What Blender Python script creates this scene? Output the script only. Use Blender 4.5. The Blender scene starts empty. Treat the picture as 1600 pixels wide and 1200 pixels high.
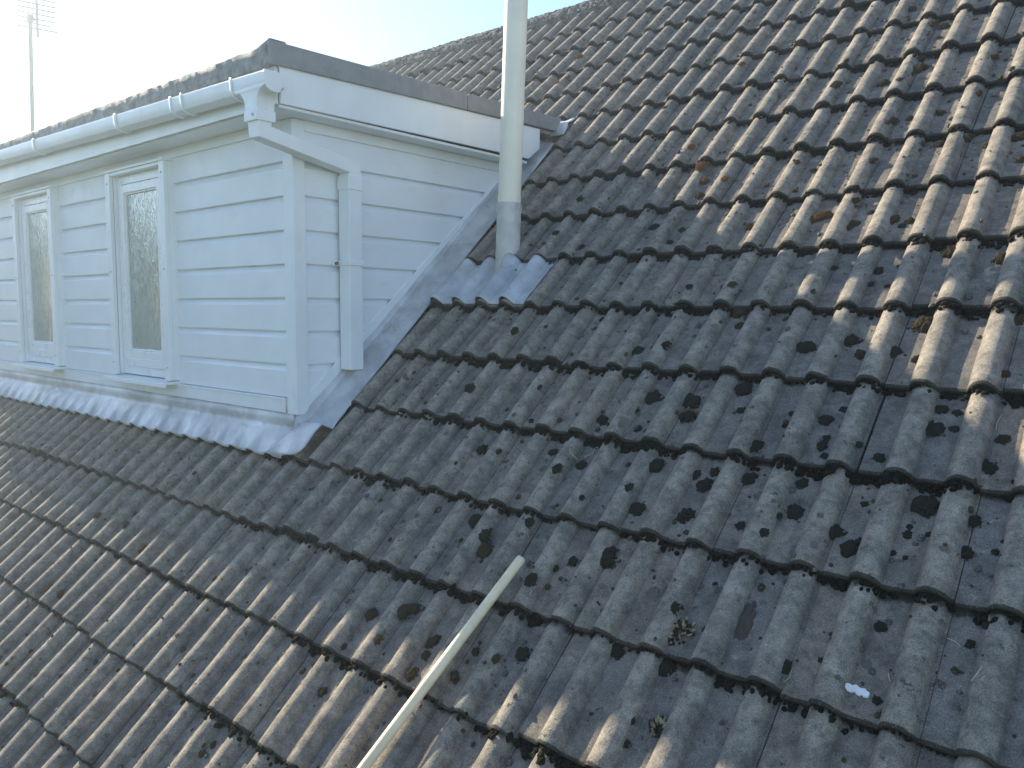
import bpy, bmesh, math, random
import numpy as np
from mathutils import Vector, Matrix, noise
random.seed(7)
scene = bpy.context.scene
COL = scene.collection
R = math.radians

# ------------------------------------------------------------------ camera
cam_d = bpy.data.cameras.new('camera')
cam = bpy.data.objects.new('camera', cam_d); COL.objects.link(cam)
RW = [[0.761412, 0.065343, -0.644966], [0.648234, -0.066569, 0.758526], [0.006629, -0.99564, -0.093044]]
Cp = [0.86485, -2.94969, -0.26383]
m = Matrix.Identity(4)
for i in range(3):
    m[i][0] = RW[i][0]; m[i][1] = -RW[i][1]; m[i][2] = -RW[i][2]; m[i][3] = Cp[i]
cam.matrix_world = m
cam_d.sensor_width = 36.0
cam_d.lens = 36.0 * 1236.2 / 1600.0
cam_d.clip_start = 0.05; cam_d.clip_end = 2000.0
scene.camera = cam

# ------------------------------------------------------------------ light
SUN = Vector((-1.0, 0.065, 0.56)).normalized()      # towards the sun: low, behind the dormer's far end
world = bpy.data.worlds.new('World'); scene.world = world
world.use_nodes = True
wn = world.node_tree.nodes; wl = world.node_tree.links
sky = wn.new('ShaderNodeTexSky'); sky.sky_type = 'NISHITA'; sky.sun_disc = False
sky.sun_elevation = math.asin(SUN.z)
sky.sun_rotation = math.atan2(SUN.x, SUN.y)
sky.air_density = 1.0; sky.dust_density = 0.12; sky.ozone_density = 1.7
wn['Background'].inputs['Strength'].default_value = 0.115
wl.new(sky.outputs[0], wn['Background'].inputs['Color'])
sl = bpy.data.lights.new('sun', 'SUN'); sl.energy = 5.0; sl.angle = R(0.6); sl.color = (1.0, 0.87, 0.66)
so = bpy.data.objects.new('sun', sl); COL.objects.link(so)
so.rotation_euler = SUN.to_track_quat('Z', 'Y').to_euler()
scene.view_settings.view_transform = 'Standard'
scene.view_settings.look = 'None'
scene.view_settings.exposure = 1.22
scene.view_settings.gamma = 1.0

# ------------------------------------------------------------------ roof frame
TH = R(43.0); SN, CS = math.sin(TH), math.cos(TH)
G = 0.33145                  # course gauge up the slope
PITCH = 0.15                 # roll spacing
ROLL_H, ROLL_A, DROP = 0.033, 0.0385, 0.023
def RP(x, v, h=0.0):         # x along the eaves, v up the slope, h off the roof
    return Vector((x, v*CS - h*SN, v*SN + h*CS))
def roll(x):
    s = (x + 0.075) % PITCH - 0.075
    if abs(s) >= ROLL_A: return 0.0
    q = abs(s)/ROLL_A
    return ROLL_H * (1 - q**2.3)**.72
def tile_h(x, v):
    k = math.floor(v/G); w = v - k*G
    return -ROLL_H - DROP*w/G + roll(x)

# ------------------------------------------------------------------ object helpers
def tag(o, label=None, cat=None, group=None, kind=None):
    if label: o['label'] = label
    if cat: o['category'] = cat
    if group: o['group'] = group
    if kind: o['kind'] = kind
    return o
def empty(name, loc, label, cat, group=None):
    o = bpy.data.objects.new(name, None); COL.objects.link(o)
    o.location = loc; o.empty_display_size = 0.1
    return tag(o, label, cat, group)
class MB:
    """collects shapes, then links them as ONE mesh object (coordinates are world metres)"""
    def __init__(s): s.v = []; s.f = []
    def add(s, vs, fs):
        n = len(s.v); s.v += [tuple(p) for p in vs]; s.f += [tuple(i+n for i in f) for f in fs]
    def box(s, a, b):
        (x0,y0,z0),(x1,y1,z1) = a,b
        x0,x1 = min(x0,x1),max(x0,x1); y0,y1 = min(y0,y1),max(y0,y1); z0,z1 = min(z0,z1),max(z0,z1)
        s.add([(x0,y0,z0),(x1,y0,z0),(x1,y1,z0),(x0,y1,z0),(x0,y0,z1),(x1,y0,z1),(x1,y1,z1),(x0,y1,z1)],
              [(3,2,1,0),(4,5,6,7),(0,1,5,4),(1,2,6,5),(2,3,7,6),(3,0,4,7)])
    def prism(s, poly, d):
        """closed polygon of 3-D points swept by vector d"""
        n = len(poly); d = Vector(d)
        vs = [Vector(p) for p in poly] + [Vector(p)+d for p in poly]
        s.add(vs, [tuple(range(n-1,-1,-1)), tuple(range(n,2*n))] + [(i,(i+1)%n,n+(i+1)%n,n+i) for i in range(n)])
    def loft(s, rings, closed=True, caps=True):
        n = len(rings[0]); vs = [p for r in rings for p in r]; fs = []
        for a in range(len(rings)-1):
            for i in range(n if closed else n-1):
                j = (i+1) % n
                fs.append((a*n+i, a*n+j, (a+1)*n+j, (a+1)*n+i))
        if caps and closed:
            fs.append(tuple(range(n-1,-1,-1))); fs.append(tuple((len(rings)-1)*n+i for i in range(n)))
        s.add(vs, fs)
    def tube(s, pts, rad, seg=12):
        pts = [Vector(p) for p in pts]
        rr = rad if isinstance(rad, (list, tuple)) else [rad]*len(pts)
        rings = []
        for i, p in enumerate(pts):
            t = (pts[min(i+1,len(pts)-1)] - pts[max(i-1,0)]).normalized()
            u = t.cross(Vector((0,0,1)));
            if u.length < 1e-3: u = t.cross(Vector((0,1,0)))
            u.normalize(); w = t.cross(u)
            rings.append([p + (u*math.cos(q)+w*math.sin(q))*rr[i] for q in [2*math.pi*k/seg for k in range(seg)]])
        s.loft(rings)
    def grid(s, rows):
        s.loft(rows, closed=False, caps=False)
    def build(s, name, mat, parent=None, smooth=None, bevel=0.0, thick=0.0):
        me = bpy.data.meshes.new(name); me.from_pydata(s.v, [], s.f)
        bm = bmesh.new(); bm.from_mesh(me)
        bmesh.ops.recalc_face_normals(bm, faces=bm.faces) if smooth != 'keep' else None
        bm.to_mesh(me); bm.free()
        o = bpy.data.objects.new(name, me); COL.objects.link(o)
        me.materials.append(mat)
        if parent is not None:
            o.parent = parent; o.matrix_parent_inverse = Matrix.Translation(-parent.location)
        if smooth:
            for p in me.polygons: p.use_smooth = True
            if smooth != 'keep': me.set_sharp_from_angle(angle=R(38))
        if thick:
            md = o.modifiers.new('thickness', 'SOLIDIFY'); md.thickness = thick; md.offset = 0
        if bevel:
            b = o.modifiers.new('edge', 'BEVEL'); b.width = bevel; b.segments = 2; b.limit_method = 'ANGLE'; b.angle_limit = R(40)
        return o

# ------------------------------------------------------------------ materials
class NT:
    def __init__(s, name):
        s.m = bpy.data.materials.new(name); s.m.use_nodes = True
        s.t = s.m.node_tree; s.p = s.t.nodes['Principled BSDF']
        s.co = s.t.nodes.new('ShaderNodeTexCoord').outputs['Object']
    def put(s, sock, v):
        if isinstance(v, bpy.types.NodeSocket): s.t.links.new(v, sock)
        elif v is not None:
            if isinstance(v, tuple) and len(v) == 3 and sock.type == 'RGBA': v = v + (1,)
            sock.default_value = v
    def noise(s, scale, detail=4, rough=0.55, vec=None, out='Fac', dist=0.0):
        n = s.t.nodes.new('ShaderNodeTexNoise')
        s.put(n.inputs['Vector'], vec or s.co); s.put(n.inputs['Scale'], scale); s.put(n.inputs['Detail'], detail)
        s.put(n.inputs['Roughness'], rough); s.put(n.inputs['Distortion'], dist)
        return n.outputs[out]
    def voro(s, scale, vec=None, rnd=1.0):
        n = s.t.nodes.new('ShaderNodeTexVoronoi')
        s.put(n.inputs['Vector'], vec or s.co); s.put(n.inputs['Scale'], scale); s.put(n.inputs['Randomness'], rnd)
        return n.outputs['Distance'], n.outputs['Color']
    def map(s, scale, vec=None):
        n = s.t.nodes.new('ShaderNodeMapping'); s.put(n.inputs['Vector'], vec or s.co); n.inputs['Scale'].default_value = scale
        return n.outputs[0]
    def ramp(s, fac, a, b, lo=0.0, hi=1.0):
        n = s.t.nodes.new('ShaderNodeMapRange'); n.clamp = True; n.interpolation_type = 'SMOOTHSTEP'
        s.put(n.inputs[0], fac); s.put(n.inputs[1], a); s.put(n.inputs[2], b); s.put(n.inputs[3], lo); s.put(n.inputs[4], hi)
        return n.outputs[0]
    def mix(s, fac, a, b, mode='MIX'):
        n = s.t.nodes.new('ShaderNodeMix'); n.data_type = 'RGBA'; n.blend_type = mode
        s.put(n.inputs[0], fac); s.put(n.inputs[6], a); s.put(n.inputs[7], b)
        return n.outputs[2]
    def math(s, op, a, b=0.0):
        n = s.t.nodes.new('ShaderNodeMath'); n.operation = op; s.put(n.inputs[0], a); s.put(n.inputs[1], b)
        return n.outputs[0]
    def warp(s, amount, scale):
        n = s.t.nodes.new('ShaderNodeVectorMath'); n.operation = 'MULTIPLY_ADD'
        s.put(n.inputs[0], s.noise(scale, 3, out='Color')); n.inputs[1].default_value = (amount,)*3; s.put(n.inputs[2], s.co)
        return n.outputs[0]
    def attr(s, name):
        n = s.t.nodes.new('ShaderNodeAttribute'); n.attribute_name = name
        q = s.t.nodes.new('ShaderNodeSeparateColor'); s.t.links.new(n.outputs['Color'], q.inputs[0])
        return q.outputs
    def bump(s, h, strength=0.4, dist=0.003, prev=None):
        n = s.t.nodes.new('ShaderNodeBump'); s.put(n.inputs['Height'], h)
        n.inputs['Strength'].default_value = strength; n.inputs['Distance'].default_value = dist
        if prev: s.t.links.new(prev, n.inputs['Normal'])
        return n.outputs[0]
    def done(s, color, rough=0.8, normal=None, metal=0.0, spec=None):
        s.put(s.p.inputs['Base Color'], color); s.put(s.p.inputs['Roughness'], rough); s.put(s.p.inputs['Metallic'], metal)
        if spec is not None: s.put(s.p.inputs['Specular IOR Level'], spec)
        if normal: s.put(s.p.inputs['Normal'], normal)
        return s.m

def mat_tile():
    n = NT('concrete_tile'); at = n.attr('tile')
    c = n.mix(at[0], (.212,.196,.182), (.285,.242,.200))
    c = n.mix(n.ramp(n.noise(2.2, 5, .6), .42, .68), c, (.178,.170,.158))          # green-grey algae film
    c = n.mix(n.ramp(n.noise(7, 4, .6), .60, .75), c, (.265,.215,.185))            # purple-brown weathering
    c = n.mix(n.math('MULTIPLY', at[2], .68), c, (.365,.325,.272))                 # sanded crests, brightened further as a painted highlight on the rolls
    c = n.mix(n.ramp(n.noise(30, 5, .7), .38, .70, .0, .75), c, (.125,.120,.110))
    pl = n.math('MULTIPLY', n.ramp(n.noise(17, 4, .6, dist=.4), .64, .70), n.ramp(n.noise(2.9, 2), .44, .60))
    c = n.mix(n.math('MULTIPLY', pl, .6), c, (.42,.39,.34))                        # pale lichen crusts
    blk = n.math('MULTIPLY', n.ramp(n.noise(34, 4, .62, dist=.3), .62, .66), n.ramp(n.noise(2.1, 3), .45, .62))
    c = n.mix(n.math('MULTIPLY', blk, .78), c, (.055,.054,.048))                   # black lichen
    edge = n.math('ADD', n.ramp(at[1], .06, .0), n.ramp(at[1], .86, 1.02))         # moss and soot at the laps
    c = n.mix(n.ramp(n.math('ADD', edge, n.math('MULTIPLY', n.noise(26, 5, .7), .9)), .95, 1.25, 0, .9), c, (.034,.032,.028))
    c = n.mix(1.0, c, n.mix(n.ramp(n.noise(11, 7, .72, dist=.5), .30, .70), (.74,.745,.75), (1.38,1.36,1.32)), 'MULTIPLY')
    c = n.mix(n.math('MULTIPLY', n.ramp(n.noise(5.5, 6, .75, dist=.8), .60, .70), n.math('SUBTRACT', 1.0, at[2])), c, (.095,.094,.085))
    g1 = n.noise(300, 3, .8)
    c = n.mix(.75, c, n.mix(n.ramp(g1, .30, .72), (.42,.42,.42), (1.40,1.39,1.36)), 'MULTIPLY')
    d3, k3 = n.voro(230)
    c = n.mix(n.math('MULTIPLY', n.ramp(d3, .20, .10), n.math('MULTIPLY', n.ramp(n.noise(9, 3), .35, .6), .8)), c, (.55,.53,.49))
    d4, _ = n.voro(170)
    c = n.mix(n.math('MULTIPLY', n.ramp(d4, .24, .12), n.math('MULTIPLY', n.ramp(n.noise(12, 3), .5, .6), .75)), c, (.04,.038,.035))
    b = n.bump(g1, .55, .004); b = n.bump(n.noise(90, 5, .7), .45, .006, b)
    b = n.bump(blk, .5, .006, b)
    return n.done(c, .93, b, spec=.25)
def mat_moss(a, b2, tip, name):
    n = NT(name)
    c = n.mix(n.ramp(n.noise(60, 4, .7), .35, .65), a, b2)
    c = n.mix(n.ramp(n.noise(260, 2), .52, .7), c, tip)
    bb = n.bump(n.noise(420, 3, .8), 1.0, .006); bb = n.bump(n.voro(240)[0], .9, .006, bb)
    return n.done(c, .97, bb, spec=.1)
def mat_plain(name, col, rough=.4, var=.06, bump=.0, scale=6, dirt=None, dirt_amt=.35, streak=(1,1,1), spec=None):
    n = NT(name)
    c = n.mix(n.ramp(n.noise(scale, 5), .3, .7), tuple(x*(1-var) for x in col), tuple(min(1,x*(1+var)) for x in col))
    if dirt:
        c = n.mix(n.ramp(n.noise(9, 6, .7, n.map(streak)), .56, .78, 0, dirt_amt), c, dirt)
        c = n.mix(n.math('MULTIPLY', n.ramp(n.voro(75)[0], .11, .05), n.ramp(n.noise(5, 2), .5, .62, 0, .5)), c, tuple(x*.4 for x in dirt))
    nb = n.bump(n.noise(scale*6, 4), bump, .004) if bump else None
    return n.done(c, n.ramp(n.noise(14, 4), .3, .7, rough*.85, min(1, rough*1.2)), nb, spec=spec)
def mat_lead():
    n = NT('weathered_lead')
    c = n.mix(n.ramp(n.noise(5, 5, .6), .35, .65), (.42,.43,.445), (.64,.65,.665))
    c = n.mix(n.ramp(n.noise(30, 5, .7), .56, .74, 0, .5), c, (.74,.75,.77))
    c = n.mix(n.ramp(n.noise(13, 6, .7, dist=.6), .58, .72, 0, .6), c, (.24,.25,.255))
    c = n.mix(n.ramp(n.noise(3.0, 4), .60, .75, 0, .35), c, (.42,.44,.36))
    b = n.bump(n.noise(18, 3), .18, .010); b = n.bump(n.noise(150, 3), .12, .002, b)
    return n.done(c, n.ramp(n.noise(20, 4), .3, .7, .38, .60), b, metal=.3)
def mat_glass():
    n = NT('obscured_glass')
    sv = n.map((1.0, 1.0, .35))
    h = n.noise(55, 3, .6, sv, dist=1.2)
    b = n.bump(h, .55, .008); b = n.bump(n.noise(16, 2, .5, sv), .35, .015, b)
    c = n.mix(n.ramp(n.noise(4, 3), .3, .7), (.25,.31,.28), (.33,.39,.355))
    n.p.inputs['Coat Weight'].default_value = 1.0; n.p.inputs['Coat Roughness'].default_value = .05; n.p.inputs['Coat IOR'].default_value = 1.7
    n.t.links.new(b, n.p.inputs['Coat Normal'])
    return n.done(c, .11, b, spec=.9)
M = {}
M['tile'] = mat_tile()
M['dark'] = mat_moss((.034,.034,.028), (.070,.068,.054), (.16,.148,.115), 'dark_moss')
M['brown'] = mat_moss((.075,.060,.038), (.135,.105,.066), (.24,.19,.125), 'brown_moss')
M['orange'] = mat_moss((.22,.10,.05), (.34,.17,.09), (.45,.28,.16), 'rusty_moss')
M['gold'] = mat_moss((.16,.085,.04), (.26,.15,.07), (.42,.28,.15), 'golden_moss')
M['pale'] = mat_moss((.26,.24,.20), (.36,.34,.29), (.45,.43,.38), 'pale_lichen')
M['pink'] = mat_moss((.15,.115,.10), (.24,.185,.16), (.34,.28,.235), 'mauve_lichen')
M['joint'] = mat_moss((.014,.014,.012), (.030,.029,.024), (.080,.072,.052), 'lap_moss')
M['ridge'] = mat_moss((.14,.14,.135), (.28,.28,.265), (.52,.51,.48), 'lichened_ridge')
M['white'] = mat_plain('white_upvc', (.79,.83,.865), .38, .03, dirt=(.50,.48,.42), dirt_amt=.22, streak=(1,1,.2))
M['whiteclad'] = mat_plain('white_cladding', (.79,.83,.87), .45, .025, bump=.04, scale=5, dirt=(.52,.50,.45), dirt_amt=.22, streak=(.5,.5,1.6))
M['frame'] = mat_plain('white_window_frame', (.82,.84,.86), .3, .02)
M['felt'] = mat_plain('grey_roof_trim', (.22,.232,.245), .62, .12, bump=.3, scale=12, dirt=(.20,.20,.19), dirt_amt=.4)
M['feltedge'] = mat_plain('mineral_felt', (.22,.235,.24), .8, .35, bump=1.0, scale=22, dirt=(.30,.31,.30), dirt_amt=.7)
M['lead'] = mat_lead()
M['glass'] = mat_glass()
M['sleeve'] = mat_plain('dull_sleeve', (.58,.575,.55), .55, .12, bump=.1, scale=14, dirt=(.22,.22,.21), dirt_amt=.7, streak=(1,1,.25))
M['crumb'] = mat_moss((.16,.15,.13), (.24,.225,.20), (.38,.36,.33), 'grey_crumbs')
M['pipe'] = mat_plain('pale_grey_pvc', (.90,.84,.71), .42, .05, dirt=(.40,.38,.32), dirt_amt=.45, streak=(1,1,.08))
M['stick'] = mat_plain('cream_wood', (.82,.68,.47), .45, .10, bump=.1, scale=18, dirt=(.42,.33,.20), dirt_amt=.5, streak=(1,.2,.2))
M['alu'] = mat_plain('dull_aluminium', (.05,.055,.065), .5, .1)
M['screw'] = mat_plain('screw_cap', (.45,.44,.42), .5, .1)
M['rust'] = mat_plain('rusty_bolt', (.20,.14,.10), .8, .3)
M['straw'] = mat_plain('dry_straw', (.50,.45,.33), .8, .15)
M['drop'] = mat_plain('chalky_white', (.82,.83,.84), .8, .05, scale=60)
M['brick'] = mat_plain('brickwork', (.30,.17,.12), .9, .2, bump=.4, scale=14)
M['grass'] = mat_plain('lawn', (.06,.09,.03), .95, .3, scale=2)
M['leaf'] = mat_plain('hedge_leaf', (.05,.085,.04), .7, .35, scale=1.3)
M['slate_rear'] = mat_plain('rear_tiles', (.15,.14,.13), .9, .2, bump=.5, scale=9)
M['leaf_sedum'] = mat_plain('sedum_leaf', (.24,.19,.11), .55, .4, scale=70)
# ------------------------------------------------------------------ the tiled house roof
house = empty('house', RP(-3.0, -3.3, -.06), 'house roof of weathered grey double-roll concrete tiles, mossy along every course', 'house')
X_L, X_R = -15.0, 3.0
def build_tiles():
    V = []; F = []; A = []; UVn = 0
    def xs_for(c, fine):
        xl = (2*c-1)*PITCH + .048; xr = xl + .2985
        out = [xl, xl+.012]
        for j in (2*c, 2*c+1):
            cx = j*PITCH
            offs = (-1.0,-.82,-.62,-.4,-.2,0,.2,.4,.62,.82,1.0) if fine else (-1,-.6,-.25,0,.25,.6,1)
            out += [cx + o*ROLL_A for o in offs]
            if j == 2*c: out += [cx+.062, cx+.09]
        out.append(xr)
        return sorted(out)
    c0 = int(math.floor(X_L/.30)); c1 = int(math.ceil(X_R/.30))
    for k in range(-10, 9):
        for c in range(c0, c1):
            xc = c*.30 + .075; vc = (k+.5)*G
            if -7.7 < xc < -2.6 and -1.0 < vc < .85: continue        # under the dormer
            near = xc > -6.5
            xs = xs_for(c, near)
            nw = 10 if near else 3
            ws = [.0, .0, .005] + [.005 + (G+.055-.005)*(i+1)/nw for i in range(nw)]
            rnd = random.random()
            lift = random.gauss(0, .0030); dx = random.gauss(0, .0020); dv = random.gauss(0, .0048); tw = random.gauss(0, .0075)
            base = len(V); nx = len(xs)
            xm = xs[0] + .15
            for r, w in enumerate(ws):
                for i, x in enumerate(xs):
                    h = -ROLL_H - DROP*w/G + roll(x)
                    if i == nx-1: h += .001
                    h += lift*(1 - w/G) + tw*(x-xm)
                    if r == 0: h -= .015
                    elif r == 1: h -= .004
                    q = noise.noise(Vector((x*9, (k*G+w)*9, c*3.1+k))) * .0022
                    e = noise.noise(Vector((x*30, k*7.0, c*1.3)))*.004 if r < 3 else 0
                    if k == 8 and w > .25: h -= 0
                    p = RP(x+dx, k*G + w + dv + e, h+q)
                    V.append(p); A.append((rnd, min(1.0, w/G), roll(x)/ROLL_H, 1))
            for r in range(len(ws)-1):
                for i in range(nx-1):
                    a = base + r*nx + i
                    F.append((a, a+1, a+1+nx, a+nx))
            # thickness down both long sides
            for i in (0, nx-1):
                b2 = len(V)
                for r in range(1, len(ws)):
                    p = V[base + r*nx + i]; V.append(p + RP(0,0,-.013)); A.append(A[base+r*nx+i])
                for r in range(1, len(ws)-1):
                    a = base + r*nx + i; d = b2 + r-1
                    F.append((a, a+nx, d+1, d) if i else (a+nx, a, d, d+1))
    me = bpy.data.meshes.new('tile_covering'); me.from_pydata([tuple(p) for p in V], [], F)
    ca = me.color_attributes.new('tile', 'FLOAT_COLOR', 'POINT')
    ca.data.foreach_set('color', np.array(A, dtype=np.float32).ravel())
    for p in me.polygons: p.use_smooth = True
    me.set_sharp_from_angle(angle=R(50))
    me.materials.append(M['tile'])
    o = bpy.data.objects.new('tile_covering', me); COL.objects.link(o)
    o.parent = house; o.matrix_parent_inverse = Matrix.Translation(-house.location)
build_tiles()
ICO = None
def blob(b, p, rx, rv, rh):
    global ICO
    if ICO is None:
        bm = bmesh.new(); bmesh.ops.create_icosphere(bm, subdivisions=1, radius=1)
        ICO = ([v.co.copy() for v in bm.verts], [tuple(v.index for v in f.verts) for f in bm.faces]); bm.free()
    ang = random.random()*6.28; ca, sa = math.cos(ang), math.sin(ang)
    X = Vector((1,0,0)); Vv = Vector((0,CS,SN)); H = Vector((0,-SN,CS))
    vs = []
    for c in ICO[0]:
        j = random.uniform(.78, 1.22)
        a, d = c.x*ca - c.y*sa, c.x*sa + c.y*ca
        vs.append(p + X*(a*rx*j) + Vv*(d*rv*j) + H*(c.z*rh*j))
    b.add(vs, ICO[1])
def roof_body():
    top = RP(0, 3.06, -.09)
    b = MB()                                                        # boarding just under the tiles, with a hole for nothing: it is hidden
    b.grid([[RP(x, v, -.13) for x in (X_L, X_R)] for v in (-3.4, 3.06)])
    b.build('roof_boarding', M['slate_rear'], house, thick=.02)
    b = MB()
    b.prism([(X_L, top.y, top.z), (X_L, top.y*2+2.6, -2.4), (X_L, top.y*2+2.6, -2.46), (X_L, top.y, top.z-.06)], (X_R-X_L, 0, 0))
    b.build('rear_slope', M['slate_rear'], house)
    e = RP(0, -3.3, -.1)
    b = MB()
    for x in (X_L+.15, X_R-.45):
        b.prism([(x, e.y+.4, -5.6), (x, 7.0, -5.6), (x, 6.9, -2.4), (x, top.y, top.z-.2), (x, e.y+.4, e.z+.2)], (.3, 0, 0))
    b.box((X_L+.46, e.y+.4, -5.6), (X_R-.46, e.y+.7, e.z+.2))
    b.box((X_L+.46, 6.6, -5.6), (X_R-.46, 6.9, -2.5))
    b.build('wall', M['brick'], house)
    r = MB(); s = .45; x = X_L; cy, cz = top.y, top.z - .02
    while x < X_R:
        rings = []
        for t in range(16):
            xx = x + (s-.002)*t/15; g = .118 + (.002 if t == 0 else 0)
            ring = []
            for i in range(17):
                a = math.pi*(-.12 + 1.24*i/16)
                nz = noise.noise(Vector((xx*14, math.cos(a)*2.2, math.sin(a)*2.2)))*.012 + noise.noise(Vector((xx*45, math.cos(a)*6, math.sin(a)*6)))*.012 + noise.noise(Vector((xx*110, math.cos(a)*14, math.sin(a)*14)))*.009
                ring.append((xx, cy - math.cos(a)*(g+nz)*1.15, cz + math.sin(a)*(g+nz)*.95))
            rings.append(ring)
        r.loft(rings, closed=False, caps=False); x += s
    for i in range(5200):
        xx = random.uniform(-8.5, 1.2); a = random.uniform(-.1, 2.2); q = random.choice((.005,.007,.009,.013,.017))
        blob(r, Vector((xx, cy - math.cos(a)*.136, cz + math.sin(a)*.112)), q, q, q*.7)
    r.build('ridge', M['ridge'], house, smooth=True)
roof_body()

# moss growing along the laps between courses (nobody could count it)
def lap_moss():
    b = MB()
    for k in range(-9, 9):
        x = X_L if k > 2 else -9.0
        x = max(x, -11.0)
        step = .011
        while x < 2.2:
            if x < -2.05 and -1.3 < k*G < .95 and x > -8.1: x += step; continue
            n1 = noise.noise(Vector((x*2.3, k*3.7, 1.0))); n2 = noise.noise(Vector((x*9, k*5.1, 4.0)))
            amt = .62 + n1*.6 + n2*.4
            if x < -1.5: amt -= .35
            if x < -3.2: amt -= .25
            if amt > .15 and random.random() < .8:
                for rep in range(2 if amt > .45 else 1):
                    rr = (.0042 + .0088*min(1.2, amt))*random.uniform(.55, 1.25)
                    v = k*G - random.uniform(-.003, .009) - (random.uniform(.006, .020) if rep else 0)
                    h = tile_h(x, k*G - .004 - .018*rep) + random.uniform(.001, .013) - .004*rep
                    blob(b, RP(x + random.uniform(-.005, .005)*rep, v, h), rr, rr*random.uniform(.8, 1.25), rr*random.uniform(.5, .85))
            x += step*random.uniform(.6, 1.4)*(1.0 if x > -4 else 1.7)
    o = b.build('lap_moss', M['joint'], smooth='keep')
    tag(o, 'dark crumbly moss filling the laps between the tile courses', 'moss', kind='stuff')
lap_moss()

# loose moss cushions and crusts: each one a thing lying on its tile
X_AX, V_AX, H_AX = Vector((1,0,0)), Vector((0,CS,SN)), Vector((0,-SN,CS))
def cushion_mesh(name, mat, seed, flat=.5, tuft=.25):
    """a ragged cushion: many little tufts heaped over a lobed disc (unit radius)"""
    rnd = random.Random(seed); vs = []; fs = []
    bm = bmesh.new(); bmesh.ops.create_icosphere(bm, subdivisions=2, radius=1)
    I = [v.co.copy() for v in bm.verts]; T = [tuple(v.index for v in f.verts) for f in bm.faces]; bm.free()
    off = Vector((seed*7.3, seed*1.7, seed*3.1))
    def outline(a): return .80 + .42*noise.noise(Vector((math.cos(a)*1.3, math.sin(a)*1.3, 0)) + off) + .16*noise.noise(Vector((math.cos(a)*4, math.sin(a)*4, 3)) + off)
    for i in range(120):
        a = rnd.random()*6.283; t = math.sqrt(rnd.random())
        if i > 108: t = rnd.uniform(1.0, 1.25)
        d = outline(a)*t
        s = rnd.uniform(.11, .21)*(1 if t < .9 else .6)
        z = flat*max(0, 1-t**2)**.6*.8 + rnd.uniform(-.04, .10)*tuft*2
        n = len(vs); q = rnd.random()*6.28
        for c in I:
            j = 1 + .30*noise.noise(c*2.3 + off + Vector((i*1.7, 0, 0)))
            vs.append((d*math.cos(a) + c.x*s*j, d*math.sin(a) + c.y*s*j, max(-.12, z + c.z*s*j*(.55+flat*.6))))
        fs += [tuple(k+n for k in f) for f in T]
    me = bpy.data.meshes.new(name); me.from_pydata(vs, [], fs)
    for p in me.polygons: p.use_smooth = True
    me.materials.append(mat)
    return me
GOLD = [(-0.239,0.186,0.0492)]
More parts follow.
